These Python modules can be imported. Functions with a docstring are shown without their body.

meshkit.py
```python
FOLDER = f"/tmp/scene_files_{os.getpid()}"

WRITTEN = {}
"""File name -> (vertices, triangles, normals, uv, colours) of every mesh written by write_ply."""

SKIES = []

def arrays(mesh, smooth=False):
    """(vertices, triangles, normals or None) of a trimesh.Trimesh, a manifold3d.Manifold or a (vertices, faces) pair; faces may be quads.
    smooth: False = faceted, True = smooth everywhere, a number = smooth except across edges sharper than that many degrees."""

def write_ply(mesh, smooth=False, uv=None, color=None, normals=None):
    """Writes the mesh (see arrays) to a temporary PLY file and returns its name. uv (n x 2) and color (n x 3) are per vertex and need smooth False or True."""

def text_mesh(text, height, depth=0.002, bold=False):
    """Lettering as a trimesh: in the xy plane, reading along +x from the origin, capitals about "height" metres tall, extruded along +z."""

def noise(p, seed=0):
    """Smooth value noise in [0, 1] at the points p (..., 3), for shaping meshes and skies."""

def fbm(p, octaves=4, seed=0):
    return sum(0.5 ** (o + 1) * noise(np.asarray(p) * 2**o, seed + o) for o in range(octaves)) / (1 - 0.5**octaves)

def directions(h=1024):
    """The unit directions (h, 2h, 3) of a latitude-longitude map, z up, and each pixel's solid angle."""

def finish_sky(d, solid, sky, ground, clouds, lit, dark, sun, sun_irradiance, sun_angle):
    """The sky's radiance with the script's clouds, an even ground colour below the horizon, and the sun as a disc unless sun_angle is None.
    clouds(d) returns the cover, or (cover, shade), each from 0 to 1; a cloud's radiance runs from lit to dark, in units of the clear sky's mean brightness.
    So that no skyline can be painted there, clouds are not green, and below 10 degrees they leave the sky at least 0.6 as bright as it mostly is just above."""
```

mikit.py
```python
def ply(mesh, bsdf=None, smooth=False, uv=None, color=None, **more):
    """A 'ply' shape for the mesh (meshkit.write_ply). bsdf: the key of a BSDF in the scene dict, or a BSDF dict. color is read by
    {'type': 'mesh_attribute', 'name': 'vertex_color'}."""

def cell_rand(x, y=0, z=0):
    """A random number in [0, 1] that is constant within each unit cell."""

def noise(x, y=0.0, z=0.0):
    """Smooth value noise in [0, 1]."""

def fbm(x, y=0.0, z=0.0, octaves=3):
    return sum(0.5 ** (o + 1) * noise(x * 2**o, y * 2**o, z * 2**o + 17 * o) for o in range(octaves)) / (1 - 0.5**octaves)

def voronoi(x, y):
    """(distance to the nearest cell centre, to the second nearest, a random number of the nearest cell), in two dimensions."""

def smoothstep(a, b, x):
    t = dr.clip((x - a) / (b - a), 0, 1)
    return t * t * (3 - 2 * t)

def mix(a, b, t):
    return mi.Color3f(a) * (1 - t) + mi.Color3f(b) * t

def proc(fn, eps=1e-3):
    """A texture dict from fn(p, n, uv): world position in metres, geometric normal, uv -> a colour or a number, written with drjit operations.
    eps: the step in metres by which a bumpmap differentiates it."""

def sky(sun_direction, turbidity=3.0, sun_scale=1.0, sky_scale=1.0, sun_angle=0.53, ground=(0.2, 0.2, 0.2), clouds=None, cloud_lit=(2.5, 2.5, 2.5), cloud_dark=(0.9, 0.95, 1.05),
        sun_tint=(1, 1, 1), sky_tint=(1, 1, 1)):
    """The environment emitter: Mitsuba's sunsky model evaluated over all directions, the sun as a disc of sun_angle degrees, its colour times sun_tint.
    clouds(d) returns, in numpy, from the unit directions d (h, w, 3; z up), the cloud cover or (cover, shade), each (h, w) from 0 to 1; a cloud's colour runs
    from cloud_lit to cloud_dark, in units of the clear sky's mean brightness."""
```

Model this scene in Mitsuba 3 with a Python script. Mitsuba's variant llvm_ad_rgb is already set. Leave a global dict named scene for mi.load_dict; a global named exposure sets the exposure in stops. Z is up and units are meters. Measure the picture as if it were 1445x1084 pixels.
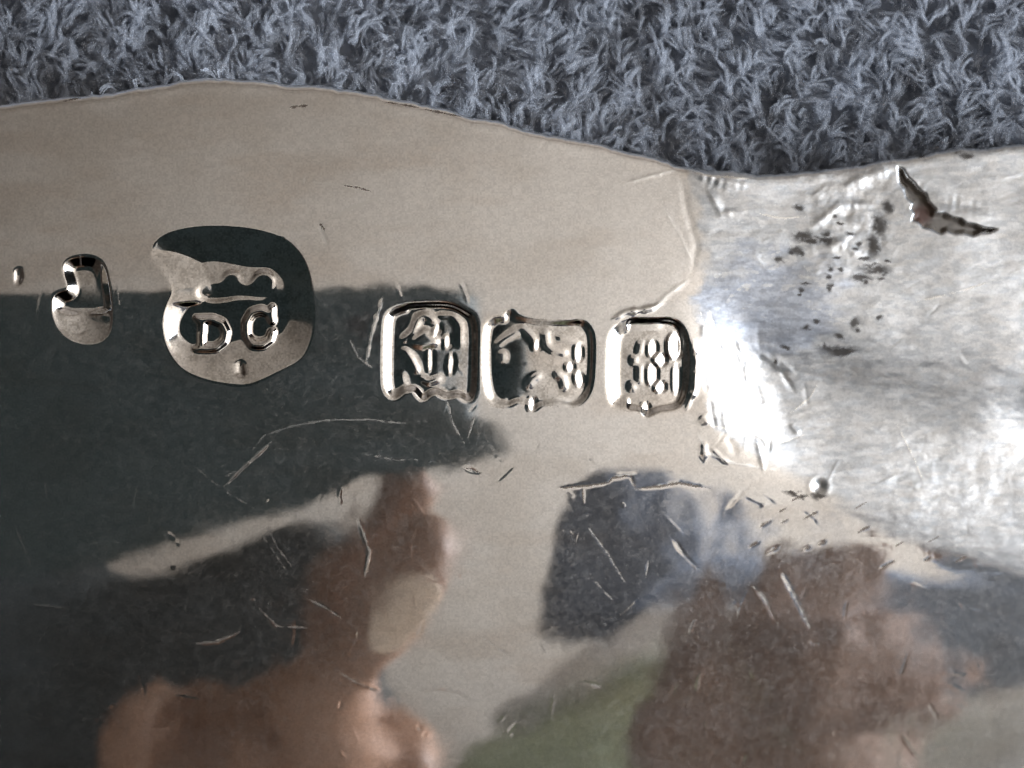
import math, numpy as np, trimesh, manifold3d as m3, shapely
import mitsuba as mi, drjit as dr
import mikit, meshkit
from scipy.ndimage import gaussian_filter, gaussian_filter1d, map_coordinates
from shapely.geometry import Polygon, LineString, Point
from mikit import noise, fbm, smoothstep, mix
T = mi.ScalarTransform4f
scene, labels = {}, {}
MM = 1e-3

# ------------------------------------------------------------------ camera, light, exposure
exposure = 1.72
CAM_H = 100 * MM                                # macro shot from 10 cm straight above
scene['camera'] = {'type': 'thinlens', 'fov': math.degrees(2 * math.atan(11.0 / 100)), 'fov_axis': 'x', 'near_clip': 0.0005, 'far_clip': 30.0,
                   'aperture_radius': 0.85 * MM, 'focus_distance': 99.3 * MM,
                   'to_world': T().look_at(origin=[0, 0, CAM_H], target=[0, 0, 0], up=[0, 1, 0])}
WINDOW = 6.0                                    # daylight radiance of the window
LAMP = 0.0
def emit(v): return {'type': 'area', 'radiance': {'type': 'rgb', 'value': v}}

# ------------------------------------------------------------------ plate coordinates
# The silver piece is drawn on its own sheet: U to the right, W downwards, 1 unit = 15.2 micrometres, (722.5, 542) under the lens.
KU = 0.015225 * MM
CX, CY = 722.5, 542.0
def to_mm(px, py): return (np.asarray(px) - CX) * KU, (CY - np.asarray(py)) * KU

def table(k, g, lo, hi, s):
    t = np.arange(lo, hi + 1.0)
    z = gaussian_filter1d(np.interp(t, k, g), s, mode='nearest')
    z = -np.concatenate([[0], np.cumsum((z[1:] + z[:-1]) / 2)])
    return t, z - np.interp(0, t, z)
# convex handle: slope along its width and its length
TV, ZV = table([-900, -542, -98, 132, 440, 700], [-.50, -.43, -.22, .054, .27, .36], -1300, 900, 30)
TU, ZU = table([-1500, -722, -50, 240, 400, 722, 1500], [-.33, -.19, .066, .16, .14, .17, .28], -1700, 1700, 30)
def base_height(px, py): return np.interp(px - CX, TU, ZU) + np.interp(CY - py, TV, ZV)

EX = [-1000, -500, -150, 0, 60, 120, 180, 230, 280, 340, 400, 460, 520, 580, 640, 700, 760, 810, 860, 910, 960, 995, 1030, 1065, 1100, 1140, 1180, 1220, 1260, 1300, 1340, 1390, 1445, 1600, 2000, 2500]
EY = [420, 250, 165, 144, 136, 130, 122, 113, 109, 109, 114, 121, 130, 142, 157, 169, 185, 193, 205, 216, 231, 237, 240, 242, 242, 240, 236, 229, 223, 215, 206, 203, 197, 190, 230, 330]
from scipy.interpolate import PchipInterpolator
def edge_y(px):
    px = np.asarray(px, float)
    q = np.stack([px / 37.0, 0 * px, 0 * px], -1)
    q2 = np.stack([px / 9.0, 0 * px + 5, 0 * px], -1)
    return PchipInterpolator(EX, EY)(px) + (meshkit.noise(q, 3) - .5) * 5 + (meshkit.noise(q2, 8) - .5) * 2.0

# ------------------------------------------------------------------ relief of the plate, on a raster of its own units
X0, Y0, NX, NY = -30, 80, 1510, 1040
H = np.zeros((NY, NX)); REG = np.zeros((NY, NX), np.int16)
PX, PY = np.meshgrid(np.arange(NX) + X0, np.arange(NY) + Y0)
def facet(poly, sx, sy, region=None, soft=1.3):          # a patch of floor tilted to the right (sx) and away from the viewer's side (sy)
    w = win(poly, soft * 3 + 4); p = shapely.points(PX[w].astype(float), PY[w].astype(float)); c = poly.centroid
    m = gaussian_filter(shapely.contains(poly, p).astype(float), soft)
    H[w] += m * (-sx * (PX[w] - c.x) + sy * (PY[w] - c.y))
    if region: REG[w][shapely.distance(poly, p) < 1.5] = region
def sstep(x): x = np.clip(x, 0, 1); return x * x * (3 - 2 * x)
def win(geom, pad):
    a, b, c, d = geom.bounds
    return (slice(max(0, int(b - pad - Y0)), min(NY, int(d + pad - Y0) + 2)), slice(max(0, int(a - pad - X0)), min(NX, int(c + pad - X0) + 2)))
def dist(geom, w): return shapely.distance(geom, shapely.points(PX[w].astype(float), PY[w].astype(float)))
def signed(poly, w):                                    # positive inside
    p = shapely.points(PX[w].astype(float), PY[w].astype(float))
    d = shapely.distance(poly.exterior, p)
    return np.where(shapely.contains(poly, p), d, -d)
def groove(pts, width, depth, region=None):             # depth > 0 cuts in, < 0 stands proud; runs out at both ends
    g = LineString(pts); w = win(g, width * 3 + 3); p = shapely.points(PX[w].astype(float), PY[w].astype(float))
    s = shapely.line_locate_point(g, p); k = sstep(.25 + np.minimum(s, g.length - s) / (.45 * g.length + 1e-9) * 1.3) * (.75 + .5 * meshkit.noise(np.stack([s / 6.0, 0 * s + pts[0][0], 0 * s], -1), 4))
    d = shapely.distance(g, p) + 1.6 * (meshkit.noise(np.stack([PX[w] / 7.0, PY[w] / 7.0, 0 * PX[w]], -1), 6) - .5)
    H[w] -= depth * k * np.exp(-(d / (width * (.45 + .55 * k))) ** 2)
    if region: REG[w][d < width * (1.4 if region < 100 else .62 * k)] = region
def raise_poly(geom, h, soft, region=None):
    w = win(geom, soft * 3 + 3)
    p = shapely.points(PX[w].astype(float), PY[w].astype(float))
    m = shapely.contains(geom, p).astype(float)
    H[w] += h * gaussian_filter(m, soft)
    if region: REG[w][shapely.distance(geom, p) < 2] = region
def stroke(pts, r): return LineString(pts).buffer(r)
def chaikin(p, k=2):
    p = np.array(p, float)
    for _ in range(k): q = np.roll(p, -1, 0); p = np.stack([.75 * p + .25 * q, .25 * p + .75 * q], 1).reshape(-1, 2)
    return p
def smooth_poly(pts, r=4): return Polygon(chaikin(pts) if len(pts) > 6 else pts).buffer(r).buffer(-2 * r).buffer(r)
import shapely.affinity as aff
def oval(x, y, a, b, rot=0): return aff.translate(aff.rotate(aff.scale(Point(0, 0).buffer(1, 24), a, b), rot), x, y)
def fb(scale, seed, oct=3, sx=1, sy=1):
    return meshkit.fbm(np.stack([PX / (scale * sx), PY / (scale * sy), 0 * PX + seed * 7.3], -1), oct, seed) - .5

R_PLATE, R_WORN, R_SHIELD, R_D, R_C, R_NUM, R_CROWN, R_CROWNFIG, R_LION, R_LIONFIG, R_DATE, R_DATEFIG, R_CRACK, R_PIT, R_TICK = range(15)

# worn, scraped end of the piece
WB_Y = [80, 235, 300, 380, 420, 480, 560, 600, 640, 690, 760, 800, 860, 1200]
WB_X = [965, 965, 985, 995, 975, 990, 992, 1000, 1060, 1150, 1260, 1390, 1600, 1900]
worn = sstep((PX - np.interp(PY, WB_Y, WB_X) + 12) / 40.0)
REG[worn > .5] = R_WORN

# gentle unevenness of the hand-worked sheet
H += 2.2 * fb(210, 1, 2) * 2 + .45 * fb(60, 2, 2) + .03 * fb(18, 4, 2)
# worn end: lumps, scrape lines, hammer dents
H += gaussian_filter(worn, 16) * (9 * fb(130, 5, 2) + 1.1 * fb(26, 6, 3, 1.7, 1) + .6 * fb(7, 7, 2, 3.0, 1))
H += 3.2 * fb(20, 15, 3) * sstep((PX - 1120) / 40.) * sstep((1290 - PX) / 50.) * sstep((390 - PY) / 40.)
H += worn * 1.6 * fb(24, 16, 2, 2.2, .6) * sstep((PX - 1000) / 60.) * sstep((PY - 360) / 50.) * sstep((560 - PY) / 40.)
dv = PY - 548 - .18 * (PX - 1050)
H -= 31 * np.exp(-(dv / np.where(dv < 0, 100, 80)) ** 2) * sstep((PX - 988 + .30 * (556 - PY)) / 122.0) * (1 - .75 * sstep((PX - 1110) / 560.0))
A = 10 * np.exp(-((PY - 590 - .35 * (PX - 1420)) / 60.0) ** 2); H -= A * sstep((PX - 1385) / 100.0)
for pts, wd, dp in (([(966, 236), (990, 244), (1030, 256), (1062, 262)], 7, -2.6), ([(962, 250), (972, 300), (984, 345), (978, 385)], 5, .7), ([(1195, 262), (1230, 246), (1262, 236)], 8, -3), ([(1150, 318), (1190, 288), (1240, 284)], 6, -1.8), ([(1160, 352), (1190, 342), (1225, 360)], 7, -2.2), ([(1000, 262), (1020, 300), (1060, 296)], 5, -1.5), ([(1262, 232), (1290, 262), (1330, 280), (1420, 292)], 9, 1.6)):
    groove(pts, wd, dp)
hm = sstep((PX - 1215) / 90) * sstep((PY - 575) / 90) * sstep((815 - PY) / 120)
cell = np.sin((PX + .9 * PY + 14 * fb(40, 9, 2)) / 5.2) * np.sin((PX * .35 - PY + 22 * fb(50, 10, 2)) / 6.0)
H += hm * (.10 * cell + 1.5 * fb(17, 11, 3))

# marks -------------------------------------------------------------------------------------------
def pocket(poly, depth, wall, region, floor=None, pad=6, soft=2.0):
    w = win(poly, pad + 14); d = gaussian_filter(signed(poly, w), soft)
    wl = wall(PX[w], PY[w]) if callable(wall) else wall
    k = gaussian_filter(np.clip((d + 1) / wl, 0, 1), 1.6)
    H[w] *= (1 - .8 * (d > 0))
    H[w] -= depth * k
    if floor is not None: H[w] += floor(PX[w], PY[w]) * k
    REG[w][d > -3] = region
    return w

# shield with two letters and three pellets
shield = smooth_poly([(213, 352), (222, 338), (245, 327), (285, 321), (335, 322), (375, 329), (405, 340), (425, 360), (437, 388), (441, 420), (444, 455),
                      (437, 485), (425, 507), (395, 522), (370, 536), (345, 545), (310, 540), (270, 529), (248, 512), (235, 485), (230, 452), (238, 425), (246, 412), (241, 398), (229, 378), (215, 364)], 4)
def shield_wall(x, y):
    a = np.arctan2(y - 430, x - 340)
    top = np.exp(-((a + 1.5) / .9) ** 2); bot = np.exp(-((a - 1.5) / .75) ** 2); left = np.exp(-((a - 2.72) / .36) ** 2); ul = np.exp(-((a + 2.75) / .4) ** 2)
    return 34 + 17 * top + 30 * bot - 16 * left + 22 * ul
pocket(shield, 15, shield_wall, R_SHIELD, lambda x, y: 2.6 * np.exp(-((y - 408) / 26.) ** 2), soft=4.5)
facet(Polygon(chaikin([(284, 422), (276, 412), (284, 402), (300, 404), (311, 400), (317, 383), (336, 382), (339, 398), (352, 402), (361, 384), (379, 381), (389, 394), (384, 412), (372, 422), (340, 418), (312, 424)])), -.03, -.15, soft=2.0)
D_ = shapely.union_all([stroke([(281, 451), (285, 453), (284, 487), (281, 492)], 3.6), stroke([(281, 451), (300, 451), (313, 457), (319, 469), (316, 482), (304, 491), (281, 492)], 3.8), stroke([(276, 449), (290, 449)], 2), stroke([(275, 493), (292, 493)], 2)])
C_ = shapely.union_all([stroke([(384, 452), (380, 443), (368, 438), (355, 442), (347, 456), (348, 474), (357, 486), (370, 487), (381, 479), (384, 470)], 4.0), stroke([(384, 434), (384, 455)], 2.6), stroke([(385, 467), (383, 480)], 2.6)])
raise_poly(D_.buffer(.9), 6, 1.7, R_D); raise_poly(C_.buffer(.9), 6, 1.7, R_C)
groove([(340, 508), (339, 520), (341, 534)], 6, 3.5)

# numeral-like mark at the left
numeral = smooth_poly([(87, 374), (96, 365), (115, 361), (135, 364), (147, 377), (152, 400), (156, 430), (158, 460), (147, 480), (123, 485), (99, 479), (82, 464), (73, 442), (73, 418), (84, 412), (95, 411), (94, 400), (89, 388)], 2.5)
pocket(numeral, 13, lambda x, y: np.where((x > 138) & (y < 440), 11, 16) + 28 * sstep((y - 434) / 14.) * sstep((46 - np.abs(x - 117)) / 16.), R_NUM)
raise_poly(stroke([(100, 443), (146, 442)], 2), 2.0, 2.5); 
groove([(96, 469), (110, 470), (122, 466)], 3, .8)
pocket(smooth_poly([(17, 380), (27, 377), (29, 392), (24, 402), (18, 400)], 2), 5, 7, R_TICK)

# square punch with crown-like figure and scalloped foot
crown = smooth_poly([(543, 446), (552, 436), (570, 429), (600, 427), (636, 427), (656, 437), (674, 449), (673, 520), (671, 560), (660, 568), (646, 557), (631, 564), (612, 552), (599, 568), (590, 560), (583, 549),
                     (570, 556), (557, 567), (544, 556), (540, 540), (541, 480)], 2)
pocket(crown, 9.5, lambda x, y: np.where(x < 575, 13, 8.5), R_CROWN, lambda x, y: -.015 * (x - 607))
for g, h in ((stroke([(570, 480), (583, 468), (590, 450), (600, 444), (611, 452)], 4.5), 3), (stroke([(622, 446), (640, 446), (649, 458), (650, 485)], 4), 2.2), (smooth_poly([(574, 484), (590, 470), (600, 461), (611, 473), (624, 485), (600, 492), (585, 490)], 2), 4),
             (stroke([(571, 494), (580, 506), (588, 523)], 4), 3.6), (stroke([(595, 534), (606, 540), (618, 534)], 4), 2.6), (stroke([(567, 530), (570, 548)], 4), 1.6)):
    raise_poly(g, h, 3.0, R_CROWNFIG)
for g in (oval(616, 466, 5, 9, 25), oval(631, 482, 6, 10), oval(607, 508, 5, 17), oval(636, 514, 5, 15, 5)): facet(g, .52, 0, R_CROWNFIG)

# walking-beast mark
lion = smooth_poly([(681, 466), (686, 455), (696, 448), (710, 447), (713, 440), (722, 437), (728, 447), (760, 453), (800, 454), (822, 451), (834, 464), (838, 478), (837, 530), (833, 553), (820, 571), (802, 574),
                    (782, 570), (762, 572), (753, 582), (745, 571), (732, 566), (716, 575), (694, 572), (684, 556), (680, 520)], 2)
pocket(lion, 7.5, lambda x, y: np.where(x < 715, 12, 8), R_LION, lambda x, y: 5.5 * (1 - ((x - 762) / 78.) ** 2) * (1 - .5 * ((y - 510) / 65.) ** 2))
for g, h in ((stroke([(737, 462), (748, 472), (755, 482)], 4), 2.5), (stroke([(770, 470), (771, 486), (780, 494), (796, 497)], 4.5), 2.2), (stroke([(790, 476), (806, 482), (816, 486)], 4), 1.8),
             (stroke([(746, 543), (752, 535), (760, 530)], 4), 2.2), (stroke([(786, 528), (795, 534), (797, 546)], 4), 2.4), (stroke([(700, 488), (712, 478), (730, 468)], 4), 1.5), (oval(708, 503, 7, 9), 2), (stroke([(786, 566), (800, 570)], 4), 1.4)):
    raise_poly(g, h, 3.0, R_LIONFIG)
for g in (oval(757, 488, 6, 7), oval(804, 518, 7, 7), oval(816, 498, 7, 13), oval(817, 535, 7, 12, -12), oval(750, 570, 6, 10)): facet(g, .5, 0, R_LIONFIG)

# oblong punch with worn letter
date = smooth_poly([(857, 484), (861, 468), (873, 455), (890, 449), (918, 450), (948, 448), (963, 457), (973, 478), (973, 540), (967, 565), (956, 578), (930, 580), (917, 588), (907, 586), (900, 578), (872, 578), (860, 570), (856, 545)], 3)
def date_wall(x, y): return np.where(x < 888, 20, 8.5)
pocket(date, 12, date_wall, R_DATE, lambda x, y: 3.5 * (1 - ((x - 915) / 58.) ** 2))
for g, h in ((oval(896, 508, 5, 7), 2.4), (stroke([(906, 484), (903, 497)], 4), 2.2), (stroke([(904, 518), (903, 538)], 4), 2.4), (oval(893, 545, 5, 7), 2.2), (stroke([(892, 462), (930, 460)], 4), 1.4)):
    raise_poly(g, h, 3.0, R_DATEFIG)
for g in (oval(921, 492, 8, 13), oval(932, 508, 10, 10), oval(921, 528, 9, 18), oval(932, 546, 9, 9), oval(953, 488, 12, 20), oval(955, 535, 6, 24), oval(911, 577, 7, 10)): facet(g, .5, 0, R_DATEFIG)
groove([(978, 480), (984, 510), (981, 550), (970, 578)], 4, -3)
groove([(862, 452), (885, 440), (915, 436), (935, 428)], 4, -2.5)

# crack, pits, dimple ------------------------------------------------------------------------------
crack = Polygon([(1275, 231), (1282, 234), (1289, 247), (1298, 255), (1304, 264), (1314, 270), (1319, 282), (1329, 292), (1327, 298), (1340, 297), (1352, 303), (1364, 305), (1372, 311), (1386, 313), (1398, 318), (1418, 320), (1408, 325), (1394, 325), (1383, 330), (1370, 326), (1356, 327), (1345, 322), (1336, 327), (1322, 320), (1311, 318), (1304, 310), (1295, 308), (1299, 298), (1294, 291), (1297, 283), (1287, 275), (1285, 262), (1278, 254)])
w = win(crack, 12); d = signed(crack, w); H[w] -= 15 * sstep((d + 2) / 8. + .2 * fb(8, 31, 2)[w]); REG[w][d > 0] = R_CRACK
w = win(Point(1162, 690).buffer(14), 14); r = np.hypot(PX[w] - 1162, PY[w] - 688)
H[w] -= 5 * np.exp(-(r / 8.) ** 2) - .6 * np.exp(-((r - 14) / 4.) ** 2)
REG[w][r < 12] = R_PIT
rng = np.random.default_rng(5)
for x, y, a in ((1140, 334, 12), (1125, 345, 8), (1171, 336, 9), (1160, 330, 6), (1237, 350, 7), (1245, 320, 8), (1250, 300, 7), (1246, 378, 9), (1258, 374, 6), (1223, 392, 6), (1213, 450, 7), (1190, 490, 6), (1200, 260, 6), (1230, 250, 7), (1205, 300, 10), (1215, 330, 9), (1180, 320, 8)):
    g = oval(x, y, a * 1.3, a * .7, rng.uniform(-30, 30)); raise_poly(g, -.5, 4)
NPIT = 0
for x, y in ((1070, 772), (1085, 742), (1110, 722), (1130, 705), (1113, 738), (1150, 730), (1168, 770), (1096, 780), (1225, 752), (1280, 772), (1262, 802), (1330, 765), (1320, 795), (1222, 716), (1145, 778), (1370, 795)):
    L = rng.uniform(5, 11); NPIT += 1; groove([(x - L, y + L * .55), (x + L, y - L * .55)], 1.8, .12, 300 + NPIT)

NSCR = 0
for pts in ([(785, 690), (830, 686), (860, 682)], [(860, 682), (866, 675), (890, 671), (898, 690)], [(898, 690), (930, 688), (960, 683), (1004, 691)], [(822, 690), (824, 714)], [(655, 660), (678, 668)], [(485, 262), (524, 270)],
            [(540, 142), (590, 150)], [(600, 153), (650, 163)], [(408, 150), (436, 147)], [(452, 316), (458, 326)], [(80, 140), (112, 134)], [(1040, 232), (1070, 238)]):
    NPIT += 1; groove(pts, 2.1, .2, 300 + NPIT)
# scratches ---------------------------------------------------------------------------------------
for pts, wd, dp in (([(314, 688), (332, 668), (352, 650), (386, 620)], 4.5, -3.2), ([(318, 672), (334, 664)], 5, -2.5), ([(352, 640), (372, 615), (410, 602), (460, 593), (520, 592), (570, 597)], 3.2, .55), ([(527, 592), (545, 596), (572, 597)], 2, 1.3),
                    ([(12, 742), (25, 775), (36, 806)], 2.6, 1.6), ([(58, 680), (61, 710)], 3, -.9), ([(190, 690), (184, 718)], 2.4, 1.0), ([(38, 858), (80, 862)], 4, -1.3), ([(428, 846), (455, 860), (482, 878)], 2.4, 1.6),
                    ([(474, 955), (500, 970), (532, 982)], 2.4, 1.9), ([(588, 985), (620, 981), (645, 986), (665, 1000)], 2.6, 1.4), ([(265, 914), (300, 911), (334, 896)], 4, -1.8), ([(354, 848), (356, 850)], 4, 2.0), ([(362, 862), (388, 888), (430, 890)], 2.2, 1.0),
                    ([(665, 895), (695, 914), (724, 936)], 2.2, 1.3), ([(828, 742), (858, 782), (890, 836)], 2.6, 1.7), ([(948, 757), (966, 783), (990, 808)], 2.4, 1.6), ([(1108, 808), (1130, 850), (1152, 894)], 2.6, 1.8), ([(1066, 830), (1084, 850), (1105, 888)], 2.2, 1.2),
                    ([(836, 818), (856, 840), (866, 850)], 2, 1.1), ([(918, 790), (914, 815)], 2, .8), 
                    ([(868, 672), (900, 670)], 2.6, -1.2), ([(826, 970), (850, 978)], 2.4, 1.4), ([(430, 250), (428, 262)], 3, 2.2), ([(440, 256), (480, 262), (522, 271)], 3.0, 1.2), ([(448, 312), (462, 345), (455, 322)], 4, 2.0), ([(452, 315), (500, 292), (545, 275)], 5, 1.0),
                    ([(540, 422), (528, 455), (520, 490), (516, 514)], 5, -3.6), ([(494, 480), (506, 505), (524, 518)], 3.6, -2.6), ([(252, 640), (310, 690), (360, 720)], 1.6, .35), ([(112, 384), (111, 300)], 2, .5),
                    ([(60, 402), (54, 422), (46, 448)], 2.8, -1.0), ([(164, 400), (168, 430)], 2.8, -1.2), ([(505, 735), (520, 780), (512, 820)], 3.5, -1.6), ([(375, 745), (390, 775), (412, 805)], 1.8, .6), ([(365, 752), (402, 808)], 1.4, .4),
                    ([(510, 640), (560, 650), (600, 648)], 1.8, .5), ([(655, 660), (676, 668)], 2.6, 1.4), ([(630, 560), (640, 600), (655, 625)], 3, .5), ([(670, 590), (660, 618)], 3, .6),
                    ([(880, 258), (920, 247), (955, 238)], 4, -3.5), ([(965, 232), (1000, 246), (1060, 250)], 5, -3), ([(930, 270), (800, 282), (640, 300), (520, 330)], 2, .35), ([(935, 290), (960, 330), (980, 372)], 3.6, -2.0), ([(972, 395), (940, 418), (918, 440)], 6, -4),
                    ([(885, 350), (900, 372), (895, 390)], 2, .5), ([(1000, 430), (1015, 480), (1035, 560), (1040, 600)], 4, 2.5), ([(990, 440), (1010, 520), (1020, 590)], 3, 1.5), ([(1075, 300), (1105, 306), (1140, 304)], 3, -1.5),
                    ([(1300, 425), (1360, 410), (1400, 398)], 2, -1.5), ([(1275, 600), (1300, 650), (1316, 690)], 2.4, -1.6), ([(985, 610), (1000, 640), (1040, 655), (1100, 665)], 4, -1.6), ([(1000, 600), (1060, 612), (1110, 625), (1140, 615)], 4, 2.4),
                    ([(1120, 585), (1150, 560), (1160, 540)], 3, -2), ([(745, 350), (760, 300)], 1.5, .2)):
    NSCR += 1; groove(pts, wd * .55, dp * .15, 100 + NSCR)
for k in range(330):                                   # fine hairline scratches of use
    x, y = rng.uniform(0, 1445), rng.uniform(130, 1084); L = rng.uniform(8, 46); a = rng.normal(1.0, .8)
    groove([(x, y), (x + L * .5 * math.cos(a) + rng.normal(0, 1.5), y + L * .5 * math.sin(a)), (x + L * math.cos(a), y + L * math.sin(a))], rng.uniform(1.0, 1.5), rng.choice([-1, 1]) * rng.uniform(.04, .20))
for k in range(90):                                    # scrape marks of the worn end
    x, y = rng.uniform(985, 1445), rng.uniform(240, 720); L = rng.uniform(10, 50); a = rng.normal(-.25, .45)
    groove([(x, y), (x + L * math.cos(a), y + L * math.sin(a))], rng.uniform(1.4, 2.6), rng.choice([-1, 1]) * rng.uniform(.1, .4))
for k in range(26):                                    # coarse facets round the bright bend
    x, y = rng.uniform(990, 1140), rng.uniform(450, 640); L = rng.uniform(15, 60); a = rng.normal(1.15, .35)
    groove([(x, y), (x + L * math.cos(a), y + L * math.sin(a))], rng.uniform(2.5, 6), rng.choice([-1, 1]) * rng.uniform(.4, 1.5))
H = gaussian_filter(H, .9)

# ------------------------------------------------------------------ silver piece as one continuous skin, cut into its parts
gx = np.concatenate([np.linspace(-760, -24, 60)[:-1], np.arange(-24, 1470, 1.65), np.linspace(1470, 2200, 60)])
s0 = np.concatenate([np.arange(0, 14, .7), np.arange(14, 1000, 1.75)]) / 1000.0
def build_silver():
    ye = edge_y(gx)
    span = 1096 - ye
    rows = ye[None] + s0[:, None] * span[None]
    extra = np.linspace(1096, 1700, 40)[1:]
    rows = np.vstack([rows, np.repeat(extra[:, None], len(gx), 1)])
    P = np.repeat(gx[None], len(rows), 0)
    d = rows - ye[None]
    h = map_coordinates(H, [np.clip(rows - Y0, 0, NY - 1), np.clip(P - X0, 0, NX - 1)], order=1)
    fade = np.clip(1 - np.maximum(np.maximum(X0 - P, P - (X0 + NX)), rows - (Y0 + NY)) / 80, 0, 1)
    rr = 9.0
    z = base_height(P, rows) + h * fade - np.where(d < rr, rr - np.sqrt(np.maximum(rr * rr - (rr - d) ** 2, 0)), 0)
    z += .5 * np.exp(-((d - 13) / 6.) ** 2)
    under = [z[0] - k for k in (2, 5, 12, 40, 120)]
    offs = [0.3, .2, 0, -.5, -3]
    P = np.vstack([np.repeat(gx[None], 5, 0)[::-1], P]); rows = np.vstack([np.array([ye - o for o in offs])[::-1], rows]); z = np.vstack([np.array(under)[::-1], z])
    x, y = to_mm(P, rows)
    v = np.stack([x, y, z * KU], -1)
    nr, nc = z.shape
    a = np.arange(nr * nc).reshape(nr, nc)
    q = np.stack([a[1:, :-1], a[1:, 1:], a[:-1, 1:], a[:-1, :-1]], -1).reshape(-1, 4)
    f = np.vstack([q[:, [0, 1, 2]], q[:, [0, 2, 3]]])
    V = v.reshape(-1, 3)
    fn = np.cross(V[f[:, 1]] - V[f[:, 0]], V[f[:, 2]] - V[f[:, 0]])
    n = np.zeros_like(V)
    for k in range(3): np.add.at(n, f[:, k], fn)
    n /= np.linalg.norm(n, axis=1, keepdims=True) + 1e-30
    cp, cr = P.reshape(-1)[f].mean(1), rows.reshape(-1)[f].mean(1)
    reg = REG[np.clip((cr - Y0).round().astype(int), 0, NY - 1), np.clip((cp - X0).round().astype(int), 0, NX - 1)]
    reg = np.where((cp > 1445 + 20) & (cr < 800), R_WORN, reg)
    return V, f, n, reg
SV, SF, SN, SREG = build_silver()

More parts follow.
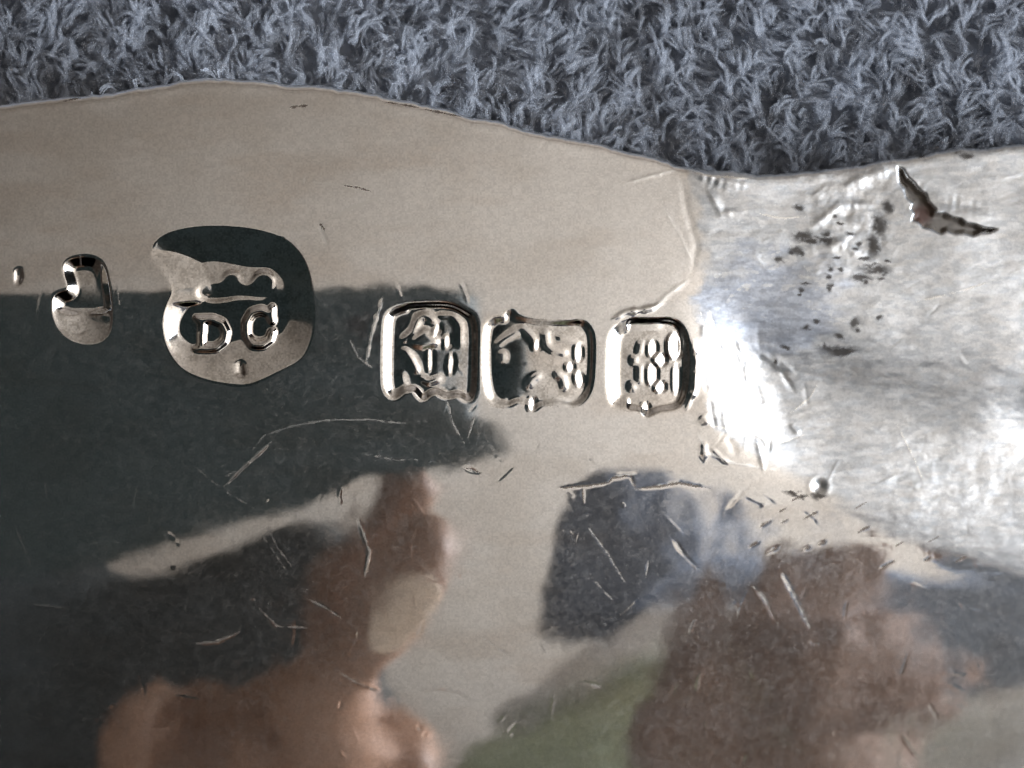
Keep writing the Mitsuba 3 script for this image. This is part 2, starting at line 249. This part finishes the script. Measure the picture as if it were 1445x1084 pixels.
# ------------------------------------------------------------------ materials
def sheet(p): return p.x * (1 / KU) + CX, CY - p.y * (1 / KU)
STAINS = [(1140, 334, 16, 7), (1171, 338, 12, 6), (1238, 345, 8, 17), (1246, 316, 9, 16), (1240, 378, 18, 6), (1222, 392, 12, 5), (1213, 456, 7, 9), (1192, 494, 24, 6), (1258, 288, 6, 8), (1130, 700, 10, 3), (1375, 215, 9, 4), (1307, 212, 8, 5), (1128, 352, 8, 5), (1162, 702, 9, 5)]
_r = np.random.default_rng(17)
for _k in range(34):
    _x, _y = _r.normal(1195, 48), _r.normal(365, 78)
    if _x > 1060 and 250 < _y < 560: STAINS.append((round(_x), round(_y), _r.uniform(2, 8), _r.uniform(1.5, 4.5)))
def stain_of(u, w):
    s = mi.Float(0); q = 22 * (fbm(u / 16, w / 10, 3.0) - .5) + 12 * (fbm(u / 4, w / 3, 7.0) - .5)
    for x, y, a, b in STAINS:
        f = min(1.0, a / 12.0)
        r = dr.sqrt(dr.square((u - x + q * f) / (1.5 * a)) + dr.square((w - y + q * .6 * f) / (1.4 * b)))
        s = dr.maximum(s, 1 - smoothstep(.3, 1.25, r))
    return s
def worn_of(u, w):
    b = mi.Float(WB_X[0])
    for (y0, x0), (y1, x1) in zip(zip(WB_Y, WB_X), zip(WB_Y[1:], WB_X[1:])):
        b += (x1 - x0) * dr.clip((w - y0) / (y1 - y0), 0, 1)
    soft = 18 + 60 * smoothstep(600, 760, w)
    return smoothstep(-.35, .65, (u - b + 26 * (fbm(u / 22, w / 15, 1.0) - .5)) / soft)
def silver_rough(p, n, uv):
    u, w = sheet(p)
    k = worn_of(u, w)
    smear = fbm(u / 60, w / 45, 5.0)
    polished = .035 + .035 * smoothstep(.45, .75, smear) + .03 * smoothstep(.6, .8, noise(u / 5, w / 5, 2.0))
    rough = .33 + .34 * (fbm(u / 30, w / 10, 8.0) - .5) + .1 * (noise(u / 4, w / 3, 9.0) - .5)
    return dr.lerp(polished, rough, k) + .25 * stain_of(u, w)
def silver_colour(p, n, uv):
    u, w = sheet(p)
    c = mix((.86, .835, .80), (.80, .765, .72), smoothstep(.4, .75, fbm(u / 90, w / 60, 2.0)))
    c = mix(c, mi.Color3f(.73, .665, .60), .6 * smoothstep(.46, .8, fbm(u / 130, w / 38, 21.0)) * (.6 + .4 * noise(u / 6, w / 5, 22.0)))
    c = mix(c, mi.Color3f(.50, .505, .505), (.62 + .36 * smoothstep(.35, .7, fbm(u / 14, w / 6, 14.0))) * worn_of(u, w))
    patch = smoothstep(1.25, .55, dr.sqrt(dr.square((u - 1085) / 120) + dr.square((w - 428) / 78)) + 1.1 * (fbm(u / 30, w / 16, 31.0) - .5))  # bluish window-sky reflection on the worn end, painted into the base colour
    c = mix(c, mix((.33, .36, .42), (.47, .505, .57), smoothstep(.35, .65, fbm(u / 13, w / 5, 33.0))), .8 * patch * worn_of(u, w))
    flake = smoothstep(.60, .72, fbm(u / 11, w / 6, 35.0)) * smoothstep(.45, .7, fbm(u / 70, w / 60, 36.0))
    c = mix(c, mi.Color3f(.70, .69, .67), .7 * flake * worn_of(u, w))
    grain = .94 + .19 * (noise(u / 2.3, w / 2.3, 4.0) - .5) + .06 * (noise(u / 7, w / 7, 6.0) - .5)
    c = c * grain
    return mix(c, mi.Color3f(.05, .042, .035), .93 * stain_of(u, w))
def haze_of(p, n, uv):
    u, w = sheet(p)
    return .035 + .16 * fbm(u / 9, w / 9, 12.0) * noise(u / 3.5, w / 3.5, 13.0) + .30 * worn_of(u, w)
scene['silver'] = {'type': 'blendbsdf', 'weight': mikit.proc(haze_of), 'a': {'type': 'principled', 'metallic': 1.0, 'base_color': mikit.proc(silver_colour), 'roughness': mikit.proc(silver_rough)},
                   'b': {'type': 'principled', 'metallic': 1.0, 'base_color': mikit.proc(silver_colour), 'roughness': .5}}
def struck_colour(p, n, uv):
    u, w = sheet(p)
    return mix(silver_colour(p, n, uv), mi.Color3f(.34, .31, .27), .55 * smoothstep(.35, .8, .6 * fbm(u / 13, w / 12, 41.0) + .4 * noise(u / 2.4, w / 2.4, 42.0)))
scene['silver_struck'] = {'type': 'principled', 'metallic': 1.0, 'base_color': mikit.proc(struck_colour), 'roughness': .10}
scene['silver_scratched'] = {'type': 'principled', 'metallic': 1.0, 'base_color': {'type': 'rgb', 'value': [.80, .775, .73]}, 'roughness': .33}
def crack_colour(p, n, uv):
    u, w = sheet(p)
    rust = smoothstep(22, 6, dr.sqrt(dr.square(u - 1310) + dr.square(w - 300)))
    return mix(mix((.06, .05, .04), (.13, .11, .09), fbm(u / 9, w / 9, 3.0)), mi.Color3f(.045, .018, .010), rust)
scene['crack_dirt'] = {'type': 'principled', 'base_color': mikit.proc(crack_colour), 'roughness': .7}
def pile_colour(p, n, uv):
    t = fbm(p.x * 900, p.y * 900, p.z * 900)
    return mix((.40, .42, .46), (.46, .48, .52), smoothstep(.25, .75, t))
scene['pile_fabric'] = {'type': 'principledthin', 'base_color': mikit.proc(pile_colour), 'roughness': 1.0, 'diff_trans': 1.3, 'spec_trans': 0.0, 'eta': 1.2}
scene['line_dirt'] = {'type': 'principled', 'base_color': {'type': 'rgb', 'value': [.17, .14, .115]}, 'metallic': .8, 'roughness': .5}
scene['pile_ground'] = {'type': 'twosided', 'nested': {'type': 'diffuse', 'reflectance': {'type': 'rgb', 'value': [.26, .28, .32]}}}

def tag(key, label, cat=None, group=None, kind=None):
    labels[key] = {k: v for k, v in (('label', label), ('category', cat), ('group', group), ('kind', kind)) if v}
def cut(key, region, bsdf='silver', label=None):
    m = np.isin(SREG, region)
    if not m.any(): return
    used = np.unique(SF[m]); idx = np.full(len(SV), -1); idx[used] = np.arange(len(used))
    path = meshkit.write_ply((SV[used], idx[SF[m]]), normals=SN[used])
    scene[key] = {'type': 'ply', 'filename': path, 'face_normals': False, 'bsdf': {'type': 'ref', 'id': bsdf}}
    if label: tag(key, label)
S = 'silverware_piece'
tag(S, 'shiny hallmarked silver piece lying on blue grey fleece, scraped and dull at its right end', 'silverware')
cut(S + '__polished_face', [R_PLATE])
cut(S + '__worn_end', [R_WORN], label='dull scraped right end of the silver with bright bend')
cut(S + '__crack', [R_CRACK], 'crack_dirt', 'brown check-shaped crack near the top right edge')
cut(S + '__dimple', [R_PIT], label='small round dimple below the bright bend')
cut(S + '__dent', [R_TICK], label='tiny dark dent at the far left')
cut(S + '__hallmark', [R_SHIELD], 'silver_struck', label='large shield hallmark with letters D C')
cut(S + '__hallmark__letter', [R_D], 'silver_struck', label='raised letter D'); cut(S + '__hallmark__letter_001', [R_C], 'silver_struck', label='raised letter C')
cut(S + '__hallmark_001', [R_NUM], 'silver_struck', label='small footed hallmark left of the shield')
cut(S + '__hallmark_002', [R_CROWN], 'silver_struck', label='square hallmark with scalloped foot right of the shield'); cut(S + '__hallmark_002__figure', [R_CROWNFIG], 'silver_struck', label='raised crowned figure')
cut(S + '__hallmark_003', [R_LION], 'silver_struck', label='wide hallmark second from the right'); cut(S + '__hallmark_003__figure', [R_LIONFIG], label='worn raised animal figure')
cut(S + '__hallmark_004', [R_DATE], 'silver_struck', label='rightmost oblong hallmark beside the bright bend'); cut(S + '__hallmark_004__figure', [R_DATEFIG], label='worn raised character')

for k in range(NPIT): cut(S + '__dirt_line' + (f'_{k:03d}' if k else ''), [301 + k], 'line_dirt')
for k in range(NSCR): cut(S + '__scratch' + (f'_{k:03d}' if k else ''), [101 + k], 'silver_scratched')

# ------------------------------------------------------------------ fleece blanket under the silver
def build_base():
    n = 120
    x, y = np.meshgrid(np.linspace(-60, 60, n), np.linspace(-60, 60, n))
    z = -3.62 + .25 * (meshkit.fbm(np.stack([x / 3, y / 3, 0 * x], -1), 3, 4) - .5)
    z -= 6.0 * np.clip((2.5 - y) / 6, 0, 1)
    a = np.arange(n * n).reshape(n, n)
    q = np.stack([a[:-1, :-1], a[:-1, 1:], a[1:, 1:], a[1:, :-1]], -1).reshape(-1, 4)
    return np.stack([x, y, z], -1).reshape(-1, 3) * MM, q
def build_pile(N, per, seed):
    """N wisps of matted pile, each a bundle of fine fibres that share a curling spine and spread apart towards the root."""
    r = np.random.default_rng(seed)
    x = r.uniform(-17, 17, N); ye = to_mm(0, edge_y(x / .015225 + CX))[1] / MM
    y = ye - 1.2 + r.uniform(0, 1, N) * 8.5
    q = np.stack([x / 2.0, y / 2.0, 0 * x], -1)
    th = math.radians(76) + 2.2 * (meshkit.fbm(q * .5, 2, 21) - .5) * (.7 + .10 * (x + 11)) + (1.7 + .09 * (x + 11)) * (meshkit.noise(q * 3.8, 33) - .5) + r.normal(0, .42, N)
    curl = 2.6 * (meshkit.noise(q * 3.8, 5) - .5) + r.normal(0, .9, N)
    L = r.uniform(.26, .62, N)
    clump = meshkit.noise(q * 7.5, 12)
    rise = r.uniform(.12, .36, N) * (.4 + .9 * clump)
    z0 = -3.5 + r.uniform(0, .38, N) + .45 * (clump - .5)
    rep = lambda v: np.repeat(v, per)
    M = N * per
    x, y, th, curl, L, rise, z0 = (rep(v) for v in (x, y, th, curl, L, rise, z0))
    width = rep(r.uniform(.016, .036, N))
    ox, oy, oz = r.normal(0, 1, M) * width, r.normal(0, 1, M) * width, r.normal(0, .6, M) * width
    th = th + r.normal(0, .06, M); curl = curl + r.normal(0, .15, M); L = L * r.uniform(.8, 1.1, M)
    S = 5; t = np.linspace(0, 1, S)[None]
    ang = th[:, None] + curl[:, None] * t
    step = L[:, None] / (S - 1)
    open_ = 1.1 - .75 * t                # fibres gather towards the tip
    px = (x[:, None] + np.cumsum(np.cos(ang) * step, 1)) + ox[:, None] * open_; py = (y[:, None] + np.cumsum(np.sin(ang) * step, 1)) + oy[:, None] * open_
    pz = z0[:, None] + rise[:, None] * np.sin(t * 2.4) * 1.1 + oz[:, None]
    w3 = np.stack([px * 4, py * 4, pz * 2], -1)
    px = px + .30 * (meshkit.noise(w3, 41) - .5) * t; py = py + .30 * (meshkit.noise(w3, 42) - .5) * t
    P = np.stack([px, py, pz], -1)
    upx = P[..., 0] / .015225 + CX; ey = edge_y(upx)
    eu = to_mm(0, ey)[1] / MM; zs = base_height(upx, ey) * .015225
    over = (upx < 330) & (P[..., 1] > eu - .2) & (P[..., 1] < eu + .22) & (rise[:, None] > .36)      # a few fibres lap over the rim at the left
    inside = (P[..., 1] < eu + .05) & ~over
    P[..., 2] = np.where(inside, np.minimum(P[..., 2], zs - .95), np.where(over, np.maximum(P[..., 2], zs - .10), P[..., 2]))
    tang = np.gradient(P, axis=1); tang /= np.linalg.norm(tang, axis=-1, keepdims=True) + 1e-9
    a = np.cross(tang, [0, 0, 1.0]); a /= np.linalg.norm(a, axis=-1, keepdims=True) + 1e-9
    b = np.cross(a, tang)
    rad = r.uniform(.012, .019, M)[:, None] * (1 - .5 * t ** 2)
    K = 3; ring = np.arange(K) * 2 * np.pi / K
    V = P[:, :, None] + rad[:, :, None, None] * (np.cos(ring)[:, None] * a[:, :, None] + np.sin(ring)[:, None] * b[:, :, None])
    idx = np.arange(M * S * K).reshape(M, S, K)
    nx = np.roll(idx, -1, 2)
    q = np.stack([idx[:, :-1], nx[:, :-1], nx[:, 1:], idx[:, 1:]], -1).reshape(-1, 4)
    return V.reshape(-1, 3) * MM, q
B = 'fleece_blanket'
tag(B, 'blue grey fleece blanket with curly matted pile behind the silver piece', 'blanket')
scene[B + '__backing'] = mikit.ply(build_base(), 'pile_ground', True)
scene[B + '__pile'] = mikit.ply(build_pile(20000, 4, 11), 'pile_fabric', True)
tag(B + '__pile', 'curly blue grey fleece strands', kind='stuff')

# ------------------------------------------------------------------ things over the silver, seen in its shine
def blob(joints, bones, mesh_len=3.0, rounds=8, k=16):
    """One continuous rounded body: hulls of spheres along bones. joints: name -> (x, y, z, radius) in mm."""
    parts = []
    for bone in bones:
        pts = []
        for j in bone:
            x, y, z, r = joints[j]
            s = m3.Manifold.sphere(r, k).translate((x, y, z)); pts.append(s)
        parts.append(m3.Manifold.batch_hull(pts))
    m = m3.Manifold.batch_boolean(parts, m3.OpType.Add).refine_to_length(mesh_len).to_mesh()
    t = trimesh.Trimesh(np.array(m.vert_properties[:, :3], float), np.array(m.tri_verts), process=True)
    trimesh.smoothing.filter_taubin(t, iterations=rounds)
    t.vertices *= MM
    return t
def rbox(x0, x1, y0, y1, z0, z1, r):
    c = [m3.Manifold.sphere(r, 20).translate((x, y, z)) for x in (x0 + r, x1 - r) for y in (y0 + r, y1 - r) for z in (z0 + r, z1 - r)]
    m = m3.Manifold.batch_hull(c).to_mesh()
    t = trimesh.Trimesh(np.array(m.vert_properties[:, :3], float) * MM, np.array(m.tri_verts), process=False)
    return t
def mat(name, rgb, rough=.6, **more): scene[name] = {'type': 'principled', 'base_color': {'type': 'rgb', 'value': rgb}, 'roughness': rough, **more}
mat('phone_case', [.015, .033, .036], .55); mat('lens_black', [.01, .01, .012], .08); mat('skin', [.245, .138, .088], .5); mat('fist_tone', [.24, .155, .115], .8); mat('nail_tone', [.66, .52, .40], .35)
def woven(c0, c1, s):
    return {'type': 'principled', 'roughness': .9, 'sheen': .4, 'base_color': mikit.proc(lambda p, n, uv: mix(c0, c1, fbm(p.x * s, p.y * s, p.z * s)))}
scene['navy_wool'] = woven((.011, .015, .016), (.042, .050, .053), 140); scene['slate_fleece'] = woven((.04, .05, .075), (.12, .14, .185), 120); scene['slate_fleece_brightened'] = woven((.12, .15, .20), (.30, .34, .42), 120)  # same fleece twice: darkened for the window-lit sleeve, brightened for the shaded one
scene['green_knit'] = woven((.34, .39, .25), (.46, .50, .33), 60); scene['pale_cotton'] = woven((.66, .63, .60), (.78, .75, .72), 40)

# telephone held over the piece, camera window over the lens point
P_ = 'mobile_phone'
tag(P_, 'black mobile phone held flat above the silver, mirrored dark in its polished face', 'phone')
scene[P_ + '__body'] = mikit.ply(rbox(-140, 12, -49, 15, 101.5, 110, 3.8), 'phone_case', 30)
flap = trimesh.creation.extrude_polygon(Polygon([(13, -40), (14, -48), (-56, -77), (-142, -112), (-142, -40)]).buffer(2), 2.2); flap.apply_translation([0, 0, 102]); flap.vertices *= MM
scene[P_ + '__cover_flap'] = mikit.ply(flap, 'phone_case', 30)
ringm = trimesh.creation.annulus(r_min=.004, r_max=.006, height=.001, sections=48); ringm.apply_translation([0, 0, .1011])
scene[P_ + '__lens_ring'] = mikit.ply(ringm, 'lens_black', 30)

# the person leaning over it: two hands and clothes
HN = 'person'
tag(HN, 'person leaning over the silver in dark open jacket and green skirt, phone in one hand', 'person')
# left-hand side: thumb under the phone's lower corner, forefinger above it, three fingers curled below
lh = {'w': (-44, -232, 152, 26), 'w2': (-80, -340, 190, 30), 'heel': (-42, -196, 135, 20), 'palm': (-18, -176, 136, 18), 'palm2': (-58, -184, 140, 18), 'k2': (-14, -142, 140, 10), 'i1': (-13, -110, 133, 8), 'i2': (-4, -88, 122, 6), 'i3': (3, -66, 117, 5),
      't0': (-14, -162, 118, 14), 't1': (-15, -106, 101, 9), 't2': (-6, -88, 96, 7.6), 't3': (1, -74, 95, 6.4), 't4': (4, -66, 95.5, 4.8)}
bones = [('w2', 'w'), ('w', 'heel', 'palm2'), ('heel', 'palm', 'palm2', 'k2'), ('k2', 'i1'), ('i1', 'i2'), ('i2', 'i3'), ('heel', 'palm', 't0'), ('t0', 't1'), ('t1', 't2'), ('t2', 't3'), ('t3', 't4')]
for q, (x, y) in enumerate(((-3, -174), (-33, -168), (-66, -166))):            # curled fingers, tips tucked towards the palm
    lh[f'm{q}a'] = (x + 4, y + 6, 133, 10.5 - .5 * q); lh[f'm{q}b'] = (x + 2, y + 17 - 1.5 * q, 116, 9.2 - .4 * q); lh[f'm{q}c'] = (x, y + 2, 103, 8.6 - .4 * q); lh[f'm{q}d'] = (x - 1, y - 14, 108, 7.8 - .4 * q)
    bones += [('palm' if q == 0 else 'palm2', f'm{q}a'), (f'm{q}a', f'm{q}b'), (f'm{q}b', f'm{q}c'), (f'm{q}c', f'm{q}d')]
scene[HN + '__hand'] = mikit.ply(blob(lh, bones), 'skin', True)
nail = trimesh.creation.icosphere(3); nail.vertices *= [4.2, 7.5, 1.6]; nail.apply_transform(trimesh.transformations.rotation_matrix(-.42, [0, 0, 1])); nail.apply_translation([0, -76, 89]); nail.vertices *= MM
scene[HN + '__hand__nail'] = mikit.ply(nail, 'nail_tone', True)
# right-hand side: loose fist hanging, forefinger pointing at the piece
rh = {'w': (168, -445, 320, 23), 'w2': (180, -540, 330, 28), 'p1': (158, -362, 315, 19), 'p2': (147, -305, 312, 15), 'k1': (143, -268, 312, 11), 'i1': (143, -250, 309, 9.5), 'i2': (141, -228, 304, 8.4), 'i3': (139, -210, 300, 7), 't0': (150, -352, 298, 13), 't1': (143, -312, 290, 10), 't2': (143, -292, 289, 9), 't3': (147, -276, 291, 7.8)}
rb = [('w2', 'w'), ('w', 'p1', 'p2'), ('p1', 'p2', 'k1'), ('k1', 'i1'), ('i1', 'i2'), ('i2', 'i3'), ('p1', 'p2', 't0'), ('t0', 't1'), ('t1', 't2'), ('t2', 't3')]
for q, (x, y) in enumerate(((153, -292), (161, -318), (167, -348))):
    rh[f'm{q}a'] = (x, y, 316, 10.5 - .5 * q); rh[f'm{q}b'] = (x + 1, y + 12, 304, 9.4 - .4 * q); rh[f'm{q}c'] = (x, y, 291, 8.8 - .4 * q); rh[f'm{q}d'] = (x - 3, y - 16, 295, 8 - .4 * q)
    rb += [('p1', f'm{q}a'), (f'm{q}a', f'm{q}b'), (f'm{q}b', f'm{q}c'), (f'm{q}c', f'm{q}d')]
scene[HN + '__hand_001'] = mikit.ply(blob(rh, rb), 'fist_tone', True); tag(HN + '__hand_001', 'fist in a made up brown glove that sets its tone')  # made-up glove: own colour instead of skin, to tone the window-lit fist
def cloth(joints, bones, bsdf, key, label=None, amp=7, seed=1):
    t = blob(joints, bones, 9.0, 6)
    v = t.vertices / MM
    t.vertices += t.vertex_normals * ((meshkit.fbm(v / 34.0, 3, seed) - .5) * 2 * amp * MM)[:, None]
    scene[key] = mikit.ply(t, bsdf, True)
    if label: tag(key, label)
cloth({'a': (-35, -308, 420, 36), 'b': (-185, -378, 420, 36), 'e': (-285, -290, 420, 60), 'c': (-330, -620, 360, 60), 'd': (-40, -620, 360, 50), 'h': (-400, -560, 330, 60), 'f': (-420, -300, 380, 70)}, [('a', 'b', 'c', 'd'), ('b', 'e', 'f', 'h', 'c')], 'navy_wool', HN + '__jacket', 'dark navy jacket side', 6, 3)
def drape(outline, z, r, bsdf, key, label=None, amp=4, seed=1):
    """A padded piece of cloth: convex outline (mm) at height z, rounded by r."""
    p = Polygon(outline).convex_hull.buffer(-r * .9).exterior.coords[:-1]
    cloth({str(i): (x, y, z + (i % 3) * 4, r) for i, (x, y) in enumerate(p)}, [tuple(str(i) for i in range(len(p)))], bsdf, key, label, amp, seed)
drape([(132, -288), (160, -277), (212, -281), (226, -374), (210, -450), (180, -474), (112, -472)], 525, 14, 'slate_fleece', HN + '__sleeve', 'grey blue fleece sleeve', 9, 6)
drape([(225, -400), (246, -416), (330, -452), (520, -470), (520, -640), (230, -600)], 530, 16, 'slate_fleece_brightened', HN + '__sleeve_001', 'grey blue fleece sleeve', 6, 7)
drape([(92, -528), (180, -414), (215, -412), (230, -500), (116, -600)], 475, 9, 'pale_cotton', HN + '__shirt', 'pale shirt hem', 3, 8)
drape([(62, -568), (110, -515), (187, -458), (212, -470), (215, -720), (60, -720)], 440, 12, 'green_knit', HN + '__skirt', 'green knitted skirt', 4, 9)
drape([(283, -592), (300, -576), (350, -570), (470, -580), (470, -760), (288, -760)], 505, 18, 'pale_cotton', 'cushion', None, 3, 10)
tag('cushion', 'pale grey cushion beside the person, mirrored at the lower right corner', 'cushion')

# ------------------------------------------------------------------ the daylit room that the silver mirrors: ceiling, walls, window
def sheet_mesh(o, a, b, n=2):
    o, a, b = (np.array(v, float) for v in (o, a, b))
    return np.array([o, o + a, o + a + b, o + b]), np.array([[0, 1, 2], [0, 2, 3]])
def two(rgb): return {'type': 'twosided', 'nested': {'type': 'diffuse', 'reflectance': {'type': 'rgb', 'value': rgb}}}
scene['ceiling_paint'] = two([.71, .605, .50]); scene['wall_paint'] = two([.55, .47, .40]); scene['dark_wood'] = two([.06, .045, .035])
scene['table_top_paint'] = two([.50, .47, .43])
scene['bounce_tabletop'] = mikit.ply(trimesh.creation.box((1.5, 1.2, .03), trimesh.transformations.translation_matrix((0, -.1, -.028))), 'table_top_paint'); tag('bounce_tabletop', 'unseen pale table slab under the fleece, added to bounce light upward', kind='structure')  # unseen table, added to bounce light up onto phone, hands and clothes
scene['ceiling'] = mikit.ply(sheet_mesh((-2.6, -2.6, 1.6), (5.2, 0, 0), (0, 5.2, 0)), 'ceiling_paint'); tag('ceiling', 'plain beige ceiling', kind='structure')
scene['wall'] = mikit.ply(sheet_mesh((-2.6, 2.6, -.8), (5.2, 0, 0), (0, 0, 2.4)), 'wall_paint'); tag('wall', 'plain beige wall', kind='structure')
scene['wall_001'] = mikit.ply(sheet_mesh((-2.6, -2.6, -.8), (0, 5.2, 0), (0, 0, 2.4)), 'dark_wood'); tag('wall_001', 'dark panelled wall', kind='structure')
W_ = 'window'
tag(W_, 'bright daylight window at the right of the room, mirrored in the hallmarks', 'window')
scene[W_ + '__pane'] = {**mikit.ply(sheet_mesh((2.4, .70, .22), (0, -2.1, 0), (0, 0, 1.3)), two([.5, .5, .5])), 'emitter': emit([WINDOW * .9, WINDOW, WINDOW * 1.14])}
bar = trimesh.util.concatenate([trimesh.creation.box((.05, w, h), trimesh.transformations.translation_matrix((2.4, y - .35, z))) for y, z, w, h in ((1.09, .87, .07, 1.44), (-1.09, .87, .07, 1.44), (0, .18, 2.1, .07), (0, 1.56, 2.1, .07))])
scene['frame_paint'] = two([.8, .8, .8]); scene[W_ + '__frame'] = mikit.ply(bar, 'frame_paint')
